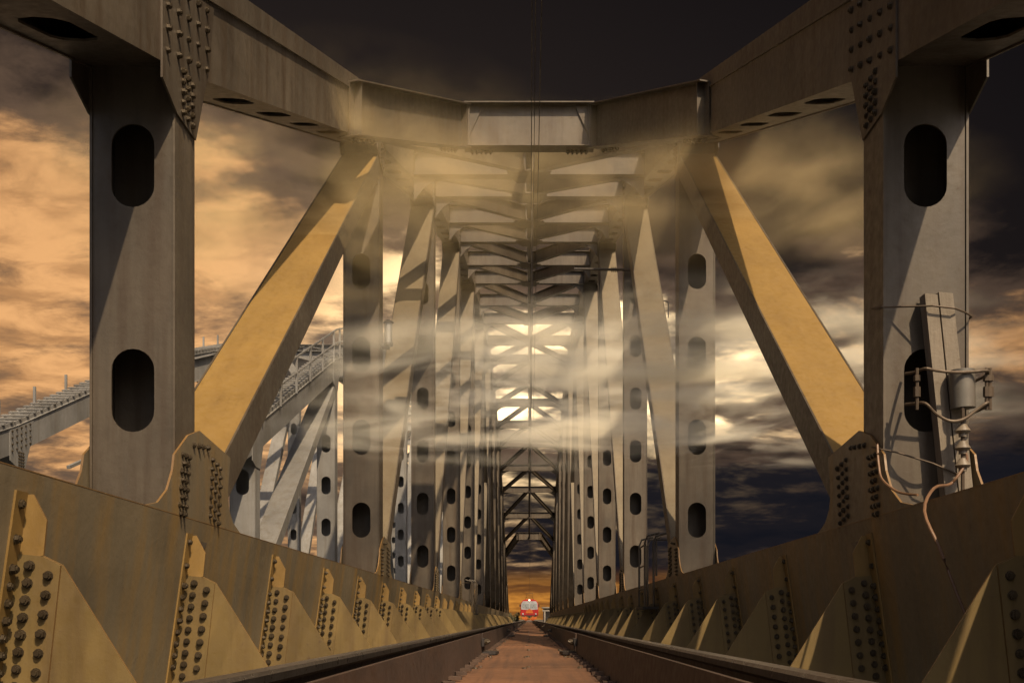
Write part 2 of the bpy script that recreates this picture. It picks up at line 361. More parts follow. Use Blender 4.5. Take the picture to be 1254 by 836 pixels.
def build_bridge(B, near, mats):
    ST, CH, OC, GO = mats
    for s in (-1, 1):
        X = lambda x: s * x
        # ---------------- posts
        for n in range(1, 13):
            y0, y1 = NY[n] - 0.235, NY[n] + 0.235
            top = H[n] + 0.15
            mb = MB(); t = 0.018
            for x0 in (XI, XO - t): mb.box(min(X(x0), X(x0 + t)), max(X(x0), X(x0 + t)), y0, y1, 0.70, top)
            mb.box(min(X(XI + t), X(XO - t)), max(X(XI + t), X(XO - t)), y1 - 0.03, y1 - 0.014, 0.70, top)
            po = part('post', mb, ST, B)
            holes = []
            if n in (1, 12): holes = [1.65 - 0.7, 3.27 - 0.7]
            else:
                h = 1.69
                while h < H[n] - 0.75: holes.append(h - 0.7); h += 1.41
            mb = MB(); mb.perf(V((X(XC), y0 + 0.012, 0.70)), (0, 0, 1), (1, 0, 0), (0, -1, 0), top - 0.70, BW - 2 * t - 0.004, holes, 0.60, 0.31, seg=44 if n < 4 else 16)
            part('perforated_plate', mb, ST, po)
        # ---------------- top chord
        for n in range(13):
            p0, p1 = V((X(XC), NY[n], H[n])), V((X(XC), NY[n + 1], H[n + 1]))
            ax = (p1 - p0).normalized(); up = V((0, -ax.z, ax.y)); up = up if up.z > 0 else -up
            D = 0.6; L = (p1 - p0).length; t = 0.02
            mb = MB()
            sx = V((1, 0, 0))
            for xx in (-BW / 2 + t / 2, BW / 2 - t / 2):
                mb.bar(p0 + sx * xx + up * (D / 2), p1 + sx * xx + up * (D / 2), sx, up, t, D)
            mb.bar(p0 + up * (D + 0.009), p1 + up * (D + 0.009), sx, up, BW + 0.05, 0.016)
            tc = part('top_chord', mb, ST, B)
            mb = MB(); hs = []; u = 0.9
            while u < L - 0.9: hs.append(u); u += 1.8
            mb.perf(p0 + up * 0.014, ax, sx, -up, L, BW - 2 * t - 0.004, hs, 0.75, 0.30, seg=20 if n < 4 else 12)
            part('perforated_plate', mb, ST, tc)
            # walkway ladder on top of the chord
            wk = MB()
            for xx in (-0.27, 0.27):
                wk.bar(p0 + sx * xx + up * (D + 0.065), p1 + sx * xx + up * (D + 0.065), sx, up, 0.03, 0.095)
            w = part('chord_walkway', wk, ST, B)
            single = (not near) and n in (0, 1, 2)
            rb = MB(); u = 0.3; shared = None
            if near:
                for xx in (-0.31, 0.31): rb.bar(p0 + sx * xx + up * (D + 0.115), p1 + sx * xx + up * (D + 0.115), sx, up, 0.012, 0.19)
                part('kerb_plate', rb, ST, w)
            while u < L - 0.2 and not near:
                c = p0 + ax * u + up * (D + 0.135)
                if single:
                    if shared is None:
                        q = MB(); q.bar(-ax * 0.06, ax * 0.06, sx, up, 0.66, 0.035); shared = q.mesh('rung', ST)
                    link('rung', shared, w, c)
                else: rb.bar(c - ax * 0.06, c + ax * 0.06, sx, up, 0.66, 0.035)
                u += 0.42
            if not single and not near: o = part('rung_row', rb, ST, w); o['kind'] = 'stuff'
            if not near and n < 7:
                u = 0.6; tops = []
                while u < L:
                    c = p0 + ax * u + up * (D + 0.1) + sx * (s * 0.36)
                    q = MB(); q.box(c.x - 0.03, c.x + 0.03, c.y - 0.03, c.y + 0.03, c.z - 0.1, c.z + (0.95 if s > 0 else 0.42))
                    part('railing_post', q, ST, w); tops.append(c + V((0, 0, 0.92))); u += 2.1
                if len(tops) > 1 and s > 0:
                    q = MB()
                    for dz in (0, -0.45): q.bar(tops[0] - ax * 0.6 + V((0, 0, dz)), tops[-1] + ax * 0.6 + V((0, 0, dz)), V((1, 0, 0)), up, 0.045, 0.045)
                    part('handrail', q, ST, w)
            elif near and n < 5:
                u = 1.1
                while u < L:
                    c = p0 + ax * u + up * (D + 0.1) + sx * (s * 0.33)
                    q = MB(); hgt = random.uniform(0.08, 0.2)
                    q.box(c.x - 0.02, c.x + 0.02, c.y - 0.03, c.y + 0.03, c.z - 0.06, c.z + hgt)
                    part('railing_stub', q, ST, w); u += 1.7
        # ---------------- diagonals
        def diag(ya, ha, yb, hb):
            p0, p1 = V((X(XC), ya, ha)), V((X(XC), yb, hb))
            ax = (p1 - p0).normalized(); up = V((0, -ax.z, ax.y)); up = up if up.z > 0 else -up
            D = 0.34; t = 0.018; sx = V((1, 0, 0)); mb = MB()
            for xx in (-BW / 2 + t / 2, BW / 2 - t / 2):
                mb.bar(p0 + sx * xx - up * (D / 2), p1 + sx * xx - up * (D / 2), sx, up, t, D)
            mb.bar(p0 - up * (D - 0.02), p1 - up * (D - 0.02), sx, up, BW - 2 * t - 0.004, 0.014)
            d = part('diagonal', mb, ST, B)
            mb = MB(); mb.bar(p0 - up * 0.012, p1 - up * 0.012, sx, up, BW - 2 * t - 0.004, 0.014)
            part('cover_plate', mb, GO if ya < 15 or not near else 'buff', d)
        for n in range(1, 7): diag(NY[n] + 0.1, 0.70, NY[n + 1] - 0.1, H[n + 1] - 0.15)
        for n in range(6, 12): diag(NY[n + 1] - 0.1, 0.70, NY[n] + 0.1, H[n] - 0.15)
        # ---------------- bottom chord
        ya, yb = NY[0] - 0.6, NY[13] + 0.6
        mb = MB(); hb = -0.95
        mb.prism([V((X(chord_x(CT)), ya, CT)), V((X(chord_x(hb)), ya, hb)), V((X(chord_x(hb) + 0.02), ya, hb)), V((X(chord_x(CT) + 0.02), ya, CT))], (0, yb - ya, 0), 0)
        mb.prism([V((X(XO + 0.012), ya, CT)), V((X(XO + 0.012), ya, hb)), V((X(XO + 0.034), ya, hb)), V((X(XO + 0.034), ya, CT))], (0, yb - ya, 0), 0)
        mb.box(min(X(2.95), X(3.17)), max(X(2.95), X(3.17)), ya, yb, -0.9, -0.88)
        bc = part('bottom_chord', mb, CH, B)
        # lighter orange lip along the top edge of the inner web
        mb = MB(); mb.bar(V((X(2.542), ya, CT + 0.004)), V((X(2.542), yb, CT + 0.004)), V((1, 0, 0)), V((0, 0, 1)), 0.026, 0.006); part('top_edge', mb, 'edge', bc)
        # ---------------- bottom gussets
        for n in range(1, 13):
            c = NY[n]; mir = -1 if n > 6 else 1
            prof = [(-0.90, CT), (-0.66, 0.79), (-0.46, 0.90), (-0.34, 1.05), (-0.30, 1.17), (0.02, 1.36), (0.30, 1.44), (1.18, 1.36), (1.14, 1.22), (1.10, 1.05), (1.14, 0.92), (1.26, 0.82), (1.50, CT)]
            for inner in (True, False):
                xa = 2.531 if inner else XO + 0.012
                mb = MB(); pts = []
                for dy, h in prof:
                    pts.append(V((X(xa), c + mir * dy, h + 0.0075)))
                mb.prism(pts, (X(0.016), 0, 0), 0, 1)
                g = part('gusset_plate', mb, [CH, 'edge'], B)
                if inner:
                    sgl = near and n == 1
                    P = []
                    for r in range(8):
                        for k in range(2 + (r % 2 == 0)):
                            P.append((X(2.530), c + mir * (-0.13 + 0.075 * k - 0.012 * r + (0.035 if r % 2 else 0)), 1.20 - 0.062 * r))
                    for r in range(7):
                        for k in range(3):
                            P.append((X(2.530), c + mir * (0.50 + 0.11 * k + 0.075 * 0.7 * r * 0.2 + 0.13 * (1 - r / 6)), 1.27 - 0.075 * r - 0.02 * k))
                    for k in range(4): P.append((X(2.530), c + mir * (0.14 + 0.12 * k), 1.31 + 0.012 * k))
                    bolts(g, P, (-s, 0, 0), sgl, 0.85)
        # ---------------- top gussets
        for n in range(1, 13):
            c = NY[n]; h = H[n]; sl = (top_h(min(13, n + 0.3)) - top_h(n - 0.3)) / (0.6 * PITCH)
            prof = [(-0.55, -0.10), (-0.23, -0.40), (0.22, -0.40), (0.60, 0.18), (0.70, 0.62), (-0.55, 0.62)]
            prof = [(dy, dh + (sl * dy if dh > -0.3 else 0)) for dy, dh in prof]
            if sl < 0: prof = [(-dy, dh) for dy, dh in [(-0.55, -0.10), (-0.23, -0.40), (0.22, -0.40), (0.60, 0.18), (0.70, 0.62), (-0.55, 0.62)]]; prof = [(dy, dh + (sl * dy if dh > -0.3 else 0)) for dy, dh in prof]
            for inner in (True, False):
                xa = XI - 0.016 if inner else XO
                mb = MB(); mb.prism([V((X(xa), c + dy, h + dh)) for dy, dh in prof], (X(0.015), 0, 0), 0, 0)
                g = part('gusset_plate', mb, ST, B)
                if inner:
                    P = []
                    for r in range(4):
                        for k in range(5):
                            dy = -0.46 + 0.235 * k
                            P.append((X(xa - 0.001), c + dy, h + 0.10 + 0.155 * r + sl * dy))
                    for r in range(5):
                        for k in range(3): P.append((X(xa - 0.001), c - 0.115 + 0.11 * k, h - 0.04 - 0.075 * r))
                    bolts(g, P, (-s, 0, 0), near and n == 1, 1.0)
        # ---------------- knee brackets on the bottom chord
        k = -2
        while True:
            yk = 8.37 + 2.75 * k
            if yk > NY[13]: break
            sgl = near and k in (-1, 0, 1)
            full = k < 16
            mb = MB()
            tri = [(chord_x(0.34) - 0.01, 0.335), (BX(2.491, 0.322), 0.322), (BX(2.400, 0.276), 0.276), (BX(2.064, -0.343), -0.343), (BX(1.96, -0.56), -0.56), (chord_x(-0.56) - 0.004, -0.56)]
            mb.prism([V((X(x), yk, h)) for x, h in tri], (0, 0.016, 0), 0, 1)
            br = part('knee_bracket', mb, [OC, 'edge'], B)
            if full:
                tab = [(chord_x(0.63) - 0.002, 0.63), (BX(2.517, 0.632), 0.632), (BX(2.459, 0.5), 0.500), (BX(2.491, 0.323), 0.323), (chord_x(0.30) - 0.014, 0.30)]
                mb = MB(); mb.prism([V((X(x), yk - 0.004, h)) for x, h in tab], (0, 0.014, 0), 0, 1)
                part('stiffener_tab', mb, [GO, 'edge'], br)
                # splice plate carrying the bolts, lying on the bracket towards the viewer
                sp = [(chord_x(0.33) - 0.012, 0.33), (BX(2.489, 0.318), 0.318), (BX(2.403, 0.272), 0.272), (BX(2.56, -0.56), -0.56), (chord_x(-0.56) - 0.014, -0.56)]
                mb = MB(); mb.prism([V((X(x), yk - 0.018, h)) for x, h in sp], (0, 0.0165, 0), 0, 1)
                part('splice_plate', mb, [OC, 'edge'], br)
                # angle leg lying on the chord
                mb = MB()
                a, b_ = V((X(chord_x(0.64) - 0.001), 0, 0.64)), V((X(chord_x(-0.56) - 0.001), 0, -0.56))
                inn = V((-s * 0.012, 0, 0))
                mb.hexa([V((q.x, yy, q.z)) for q, yy in ((b_, yk - 0.13), (b_, yk), (b_ + inn, yk), (b_ + inn, yk - 0.13), (a, yk - 0.13), (a, yk), (a + inn, yk), (a + inn, yk - 0.13))])
                part('angle_leg', mb, GO, br)
                if k < 9:
                    P = [(X(BX(2.557 + 0.208 * (0.27 - h), h)), yk - 0.0185, h) for h in [0.27 - 0.087 * i for i in range(9)]]
                    P += [(X(BX(2.467 + 0.207 * (0.22 - h), h)), yk - 0.0185, h) for h in [0.22 - 0.098 * i for i in range(7)]]
                    bolts(br, P, (0, -1, 0), sgl)
                    P = [(X(chord_x(h) - 0.0135), yk - 0.072, h) for h in [0.575, 0.40] + [0.25 - 0.087 * i for i in range(8)]]
                    bolts(br, P, (-s, 0, LEAN * 0), sgl)
            k += 1
    # ---------------- top bracing
    t = 2.5
    while t <= 10.51:
        if abs(t - 11) > 0.01:
            y, h = node_y(t), top_h(t) + 0.03
            mb = MB(); ibeam(mb, (-XI, y, h), (XI, y, h), 0.60, 0.26)
            st = part('cross_strut', mb, ST, B)
            for s in (-1, 1):
                q = MB(); q.prism([V((s * XI, y - 0.02, h - 0.02)), V((s * (XI - 0.75), y - 0.02, h - 0.02)), V((s * (XI - 0.45), y - 0.02, h - 0.10)), V((s * (XI - 0.22), y - 0.02, h - 0.26)), V((s * XI, y - 0.02, h - 0.55))], (0, 0.016, 0))
                part('haunch_plate', q, ST, st)
        t += 0.5
    t = 2.0
    while t < 10.99:
        ya, yb = node_y(t), node_y(t + 0.5)
        ha, hb = top_h(t) + 0.06, top_h(t + 0.5) + 0.06
        for s in (-1, 1):
            mb = MB()
            if t < 6.49: ibeam(mb, (s * (XI - 0.02), ya, ha), (s * 0.1, yb - 0.15, hb), 0.46, 0.2)
            else: ibeam(mb, (s * 0.1, ya + 0.15, ha), (s * (XI - 0.02), yb, hb), 0.32, 0.2)
            part('wind_brace', mb, ST, B)
        yc, hc = (yb, hb) if t < 6.49 else (ya, ha)
        mb = MB(); mb.prism([V((-0.5, yc - 0.35, hc - 0.055)), V((0.5, yc - 0.35, hc - 0.055)), V((0.28, yc + 0.3, hc - 0.055)), V((-0.28, yc + 0.3, hc - 0.055))], (0, 0, 0.014))
        part('brace_gusset', mb, ST, B)
        mb = MB(); ibeam(mb, (0, ya + (0.2 if t > 2.1 else 0.9), ha + 0.06 + (0.0 if t > 2.1 else 0.25)), (0, yb - 0.2, hb + 0.06), 0.2, 0.14); part('centre_tie', mb, ST, B)
        t += 0.5
    # ---------------- portals: a cross girder at node 2 / 11 with wings running down to the chords
    for far in (False, True):
        f = (lambda y: y) if not far else (lambda y: NY[2] + NY[11] - y)
        a = [(-2.53, 15.6, 6.80), (-1.15, 19.75, 8.38), (1.15, 19.75, 8.38), (2.53, 15.6, 6.80)]
        pg = None
        for i in range(3):
            p0, p1 = V((a[i][0], f(a[i][1]), a[i][2])), V((a[i + 1][0], f(a[i + 1][1]), a[i + 1][2]))
            mb = MB()
            D = 0.74; up = V((0, 0, 1)); ax = (p1 - p0).normalized(); sd = ax.cross(up).normalized()
            q = [p0, p1, p1 + up * D, p0 + up * D]
            mb.prism([x - sd * 0.008 for x in q], sd * 0.016)
            for hh, th in ((-0.02, 0.02), (D, 0.02)):
                q = [p0 + up * hh - sd * 0.15, p1 + up * hh - sd * 0.15, p1 + up * hh + sd * 0.15, p0 + up * hh + sd * 0.15]
                mb.prism(q, (0, 0, th))
            # web stiffeners
            g = part('portal_girder', mb, ST, B)
            for k in (0.0, 1.0):
                c = p0 + (p1 - p0) * (0.035 + 0.93 * k)
                mb = MB(); mb.bar(c, c + up * (D - 0.002), ax, sd, 0.03, 0.24); part('stiffener', mb, ST, g)
            P = []
            for k in range(5): P.append(p0 + (p1 - p0) * (0.06 + 0.035 * k) - V((0, 0, 0.021)) - sd * 0.07)
            for k in range(5): P.append(p0 + (p1 - p0) * (0.80 + 0.035 * k) - V((0, 0, 0.021)) - sd * 0.07)
            bolts(g, P, (0, 0, -1), False, 1.6)
        # gusset webs in the corners of the cross girder
        for s in (-1, 1):
            mb = MB(); yy = f(19.75) - (0.03 if not far else -0.03)
            mb.prism([V((s * 1.14, yy, 8.40)), V((s * 1.14, yy, 9.10)), V((s * 0.82, yy, 9.10))], (0, -0.01 if not far else 0.01, 0))
            part('corner_plate', mb, ST, B)

bridge = thing('railway_truss_bridge', 'grey and ochre riveted truss bridge enclosing the rails, with perforated posts and arched top', 'bridge')
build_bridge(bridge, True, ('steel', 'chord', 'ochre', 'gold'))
twin = thing('railway_truss_bridge', 'pale grey twin truss bridge running alongside on the left with railed chord walkway', 'bridge', (-9.7, 18.5, 0))
build_bridge(twin, False, ('light', 'light', 'light', 'light'))

# ------------------------------------------------------------------ track
track = thing('railway_track', 'rusty single railway track with inner guard rails and red brown deck boards', 'railway track')
RT, DK = -0.15, -0.375
def rail_profile(x, top):
    pr = [(-0.036, -0.012), (-0.030, 0), (0.030, 0), (0.036, -0.012), (0.035, -0.035), (0.010, -0.05), (0.009, -0.145), (0.025, -0.158), (0.075, -0.168), (0.075, -0.18), (-0.075, -0.18), (-0.075, -0.168), (-0.025, -0.158), (-0.009, -0.145), (-0.010, -0.05), (-0.035, -0.035)]
    return [(x + a, top + b) for a, b in pr]
for s in (-1, 1):
    mb = MB(); pr = rail_profile(s * 0.80, RT); n = len(pr); y0, y1 = -4, 420
    mb.prism([V((x, y0, h)) for x, h in pr], (0, y1 - y0, 0))
    for i, f in enumerate(mb.f):
        if len(f) == 4 and min(mb.v[j][2] for j in f) > RT - 0.04: mb.m[i] = 1
    rl = part('running_rail', mb, ['rail', 'head'], track)
    # screw spikes with clips beside the rail foot
    sb = MB(); y = 2.2
    sp = MB(); sp.box(-0.05, 0.05, -0.06, 0.06, -0.03, 0.0); sp.cyl((0, 0, 0), (0, 0, 0.03), 0.03, n=6); sp.cyl((0, 0, 0.03), (0, 0, 0.075), 0.014, n=6)
    SP = sp.mesh('rail_screw', 'bolt')
    while y < 90:
        if y < 30: link('rail_screw', SP, track, (s * 0.675, y, RT - 0.155))
        y += 0.58
    # guard rail (an upright angle) in 12 m lengths
    y = -4.0; k = 0
    while y < 150:
        ye = y + 12.45 if k else 11.95
        dx = 0.0 if k % 2 == 0 else 0.012
        mb = MB()
        xa = 0.515 - dx
        mb.prism([V((s * xa, y, RT)), V((s * (xa - 0.02), y, DK + 0.02)), V((s * (xa - 0.02), y, DK + 0.004)), V((s * (xa + 0.10), y, DK + 0.004)), V((s * (xa + 0.10), y, DK + 0.02)), V((s * (xa - 0.004), y, DK + 0.024)), V((s * (xa + 0.016), y, RT))], (0, ye - y, 0))
        gr = part('guard_rail', mb, 'guard', track)
        mb = MB(); mb.box(min(s * (xa - 0.045), s * (xa - 0.018)), max(s * (xa - 0.045), s * (xa - 0.018)), ye - 0.35, ye + 0.3, RT - 0.13, RT - 0.05)
        part('fishplate', mb, 'dark', gr)
        mb = MB(); mb.prism([V((s * (xa - 0.02), ye - 0.25, DK + 0.005)), V((s * (xa - 0.16), ye - 0.2, DK + 0.005)), V((s * (xa - 0.19), ye, DK + 0.005)), V((s * (xa - 0.16), ye + 0.2, DK + 0.005)), V((s * (xa - 0.02), ye + 0.25, DK + 0.005))], (0, 0, 0.03)); part('base_plate', mb, 'dark', gr)
        for dy in (-0.24, -0.08, 0.1, 0.22):
            mb = MB(); bolt_mb(mb, (s * (xa - 0.045), ye + dy, RT - 0.09), (-s, 0, 0), 1.1); part('bolt', mb, 'bolt', gr)
        y = ye + 0.05; k += 1
    # wedge clips along the guard rail foot
    wm_ = MB(); wm_.prism([V((0, -0.05, 0)), V((-s * 0.075, -0.015, 0)), V((-s * 0.08, 0.015, 0)), V((0, 0.07, 0))], (0, 0, 0.022))
    WM = wm_.mesh('wedge_clip', 'tie')
    y = 4.0
    while y < 40:
        if abs((y % 12.5) - 12) > 0.5: link('wedge_clip', WM, track, (s * 0.494, y, DK + 0.004)).rotation_euler = (0, 0, random.uniform(-0.25, 0.25))
        y += 0.57
# deck boards
_q = MB(); _q.cyl((0, 0, -0.004), (0, 0, 0.008), 0.022, 0.017, n=8); SCREW = _q.mesh('board_screw', 'bolt')
y = -3.9; k = 0
while y < 142:
    L = 2.5
    mb = MB(); dz = random.uniform(-0.008, 0.006); g = random.uniform(0.02, 0.035)
    mb.prism([V((-0.485, y, DK + dz)), V((0.485, y, DK + dz + random.uniform(-0.004, 0.004))), V((0.485, y + L - g, DK + random.uniform(-0.005, 0.003))), V((-0.485, y + L - g, DK + random.uniform(-0.005, 0.003)))], (0, 0, -0.045))
    db = part('deck_board', mb, 'deck', track); y += L
    if y < 40:
        for bx in (-0.40, -0.02, 0.38):
            for by in (-0.1, -L + 0.09): link('board_screw', SCREW, db, (bx + random.uniform(-0.02, 0.02), y + by, DK + 0.001))
tb = MB(); tb.box(-1.35, 1.35, -0.12, 0.12, -0.20, 0.0); TB = tb.mesh('crosstie', 'tie')
y = -3.6
while y < 220:
    if y < 150 or True: link('crosstie', TB, track, (0, y, DK - 0.055 if y < 142 else RT - 0.19))
    y += 0.56 if y < 142 else 0.9

def bez(pts, n=40):
    # Catmull-Rom
    P = [V(p) for p in pts]; P = [P[0]] + P + [P[-1]]; out = []
    seg = len(P) - 3; per = max(2, n // seg)
    for i in range(seg):
        a, b, c, d = P[i:i + 4]
        for k in range(per):
            t = k / per
            out.append(0.5 * ((2 * b) + (c - a) * t + (2 * a - 5 * b + 4 * c - d) * t * t + (3 * b - a - 3 * c + d) * t ** 3))
    out.append(P[-2]); return out
# ------------------------------------------------------------------ things on the right-hand near post
PY = NY[1] - 0.235
tim = thing('timber_beam', 'split weathered timber beam strapped upright against the right hand near post', 'timber beam', (0, 0, 0))
for i, (xa, xb, ztop) in enumerate(((2.805, 2.895, 2.31), (2.905, 3.005, 2.32))):
    mb = MB(); d = 0.11; sh = 0.165
    z0 = 0.55
    mb.hexa([V((xa + sh, PY - d - 0.05, z0)), V((xb + sh, PY - d - 0.05, z0)), V((xb + sh, PY - 0.05, z0)), V((xa + sh, PY - 0.05, z0)), V((xa, PY - d - 0.012, ztop)), V((xb, PY - d - 0.012, ztop - 0.01)), V((xb, PY - 0.012, ztop - 0.01)), V((xa, PY - 0.012, ztop))])
    part('plank', mb, 'timber', tim)
def loop_pts(h, sag, x0, x1, y0, y1, n=10, tilt=0.0):
    pts = []
    for i in range(n + 1):
        f = i / n; pts.append(V((x0 + (x1 - x0) * f, y0 - 0.0 * f, h + tilt * f - sag * 4 * f * (1 - f))))
    return pts
for h, tilt, lab in ((2.24, -0.07, 'thin wire tied round the right post above the timber beam'), (1.22, -0.27, 'thin wire tied round the right post below the metal sleeve')):
    mb = MB(); mb.tube([V((XI - 0.02, PY + 0.2, h + 0.05)), V((XI - 0.02, PY - 0.02, h))] + [V((XI + 0.02 + (XO - XI) * f, PY - 0.02 - 0.145 * min(1, 2.2 * f) * (1 if f < 0.75 else 4 * (1 - f) + 0.0), h + tilt * f)) for f in (0.1, 0.3, 0.45, 0.7, 0.85, 0.985)] + [V((XO + 0.02, PY + 0.2, h + tilt))], 0.007)
    o = part('tie_wire', mb, 'wire', None); tag(o, lab, 'wire')
an = thing('cable_anchor', 'metal strap anchor with sleeve clamped around the timber on the right post', 'anchor')
mb = MB(); mb.cyl((3.045, PY - 0.20, 1.48), (3.035, PY - 0.20, 1.745), 0.085, 0.088, n=20); part('sleeve', mb, 'galv', an, True)
for h, sag in ((1.74, 0.02), (1.52, 0.14)):
    mb = MB(); pts = [V((2.70, PY - 0.03, h + 0.02)), V((2.71, PY - 0.16, h))] + [V((2.72 + 0.48 * f, PY - 0.30, h - 0.02 * f - sag * math.sin(math.pi * min(1, f * 1.1)) * (1 if f < 0.9 else 0.5))) for f in (0.05, 0.2, 0.4, 0.6, 0.8, 0.95)] + [V((3.205, PY - 0.2, h - 0.03)), V((3.205, PY - 0.02, h - 0.03))]
    mb.tube(bez(pts, 60), 0.011, 8); part('strap', mb, 'wire', an)
for x in (2.705, 3.19, 3.215):
    mb = MB(); mb.cyl((x, PY - 0.25, 1.46), (x, PY - 0.25, 1.75), 0.013); mb.cyl((x, PY - 0.25, 1.55), (x, PY - 0.25, 1.62), 0.024, n=6); mb.cyl((x, PY - 0.25, 1.66), (x, PY - 0.25, 1.70), 0.024, n=6)
    part('clamp_rod', mb, 'wire', an)
ins = thing('insulator_chain', 'chain of ribbed insulators hanging below the anchor on the right post', 'insulator', (3.02, PY - 0.26, 1.46))
mb = MB()
mb.cyl((0, 0, 0.02), (0, 0, -0.60), 0.014); part('hook_rod', mb, 'wire', ins)
for z in (-0.10, -0.22, -0.34):
    mb = MB(); mb.cyl((0, 0, z), (0, 0, z - 0.05), 0.022, 0.055, n=14); mb.cyl((0, 0, z - 0.05), (0, 0, z - 0.065), 0.055, 0.04, n=14); mb.cyl((0, 0, z - 0.065), (0, 0, z - 0.09), 0.028, n=10)
    part('insulator_disc', mb, 'ceramic', ins, True)
mb = MB(); mb.tube(bez([(3.03, PY - 0.27, 1.17), (3.04, PY - 0.28, 1.10), (2.96, PY - 0.30, 0.98), (2.90, PY - 0.32, 0.93), (2.66, 7.3, 0.86), (2.42, 6.8, 0.66), (2.44, 6.6, 0.42), (2.50, 6.5, 0.16), (2.56, 6.45, -0.05), (2.60, 6.4, -0.35)]), 0.0105, 8)
tag(part('hanging_cable', mb, 'cable', None, True), 'orange brown cable hanging from the insulators down the right chord', 'cable')
mb = MB(); mb.tube(bez([(2.50, PY - 0.02, 1.26), (2.485, PY - 0.1, 1.10), (2.48, PY - 0.2, 0.98), (2.49, PY - 0.5, 0.86), (2.5, PY - 0.85, 0.80)]), 0.009, 6)
tag(part('loose_wire', mb, 'cable', None, True), 'thin pale wire looping along the right gusset plate beside the near post', 'wire')

# catenary arm on the third right post
arm = thing('catenary_arm', 'dark horizontal pipe arm with drop rod fixed to a right hand post', 'catenary arm', (0, NY[3] - 0.36, 0))
mb = MB(); mb.cyl((1.2, 0, 9.35), (3.25, 0, 9.32), 0.035); part('pipe', mb, 'dark', arm)
mb = MB(); mb.cyl((3.10, -0.03, 9.55), (2.90, -0.03, 8.40), 0.055); part('hanger', mb, 'dark', arm)
mb = MB(); mb.tube([V((2.88, 0, 8.52)), V((3.66, 0, 8.50)), V((3.72, 0, 8.46)), V((3.72, 0, 8.05))], 0.018); part('drop_rod', mb, 'dark', arm)
for x in (2.2, 2.95):
    mb = MB()
    for i in range(4): mb.cyl((x + 0.05 * i, 0, 9.335), (x + 0.05 * i + 0.02, 0, 9.335), 0.07, n=10)
    part('insulator', mb, 'dark', arm)
mb = MB(); mb.box(2.86, 2.98, 0.02, 0.14, 9.1, 9.5); part('clamp', mb, 'dark', arm)
wires = thing('contact_wire', 'pair of thin overhead wires along the middle of the bridge', 'overhead wire')
for x, h in ((0.03, 6.35), (0.13, 6.4), (0.08, 7.4)):
    mb = MB(); mb.tube([V((x, -4 + 20 * i, h + (0.0 if h < 7 else 0.25 * abs(math.sin(i)))) ) for i in range(18)], 0.006, 5); part('wire', mb, 'dark', wires)
for i in range(0, 12):
    y = node_y(2.5 + 0.5 * i * 1.5)
    if y < 118:
        mb = MB(); mb.cyl((0.08, y, 6.35), (0.08, y, top_h((y - Y1) / PITCH + 1)), 0.008, n=5); part('dropper', mb, 'dark', wires)
# lantern on left post 2
lan = thing('signal_lantern', 'small caged lantern on the second left post', 'lantern', (-2.43, NY[2] + 0.05, 4.75))
mb = MB(); mb.cyl((0, 0, 0.02), (0, 0, 0.36), 0.05, 0.065, n=10); part('glass_body', mb, 'tgrey', lan, True)
mb = MB(); mb.cyl((0, 0, 0.37), (0, 0, 0.42), 0.10, 0.03, n=10); part('cap', mb, 'dark', lan)
mb = MB(); mb.cyl((0, 0, -0.03), (0, 0, 0.018), 0.08, n=10); mb.box(-0.12, 0.02, -0.02, 0.02, -0.09, -0.031); part('bracket', mb, 'dark', lan)
for i in range(4):
    a = math.pi / 4 + i * math.pi / 2; mb = MB(); mb.cyl((0.078 * math.cos(a), 0.078 * math.sin(a), 0.0), (0.078 * math.cos(a), 0.078 * math.sin(a), 0.39), 0.008, n=5); part('cage_bar', mb, 'dark', lan)
# inspection cage on right chord
def cage(s, y, lab):
    cg = thing('inspection_railing', lab, 'railing', (0, y, 0))
    for x, dy in ((2.25, 0), (2.42, 0), (2.25, 1.1), (2.42, 1.1)):
        mb = MB(); mb.tube([V((s * x, dy, 0.25)), V((s * x, dy, 1.5)), V((s * (x + 0.05), dy, 1.62)), V((s * (x + 0.28), dy, 1.68))], 0.022); part('pipe_post', mb, 'steel', cg)
    for z in (0.6, 1.05, 1.45):
        mb = MB(); mb.cyl((s * 2.25, 0, z), (s * 2.25, 1.1, z), 0.016); part('side_rail', mb, 'steel', cg)
    mb = MB()
    mb.tube([V((s * 2.48, 0.05, 0.85)), V((s * 2.48, 0.05, 1.55)), V((s * 2.95, 0.05, 1.55)), V((s * 2.95, 0.05, 0.85))], 0.022); part('hoop', mb, 'steel', cg)
    mb = MB(); mb.box(min(s * 2.2, s * 2.5), max(s * 2.2, s * 2.5), -0.1, 1.2, 0.2, 0.25); part('footplate', mb, 'dark', cg)
    return cg
cage(1, 21.6, 'dark pipe inspection railing on the right chord beyond the second post')
cage(-1, 47.0, 'small pipe inspection railing far along the left chord')

# ------------------------------------------------------------------ train
tr = thing('commuter_train', 'red and grey electric train approaching head on with orange pilot', 'train', (0.05, 216, RT))
tr.scale = (1, 1, 1)
def tp(name, mb, mat, parent=tr, sm=False): return part(name, mb, mat, parent, sm)
mb = MB()
prof = [(-1.75, 0.95), (1.75, 0.95), (1.76, 2.0), (1.68, 3.3), (1.35, 3.85), (0.6, 4.1), (-0.6, 4.1), (-1.35, 3.85), (-1.68, 3.3), (-1.76, 2.0)]
mb.prism([V((x, 0.5, z)) for x, z in prof], (0, 22, 0)); tp('body', mb, 'red')
mb = MB(); fr = [(-1.70, 0.98), (1.70, 0.98), (1.66, 2.1), (0, 1.98), (-1.66, 2.1)]
mb.prism([V((x, 0.3, z)) for x, z in fr], (0, 0.22, 0)); tp('lower_nose', mb, 'red')
mb = MB(); up_ = [(-1.62, 2.12), (0, 2.0), (1.62, 2.12), (1.56, 3.3), (1.25, 3.72), (-1.25, 3.72), (-1.56, 3.3)]
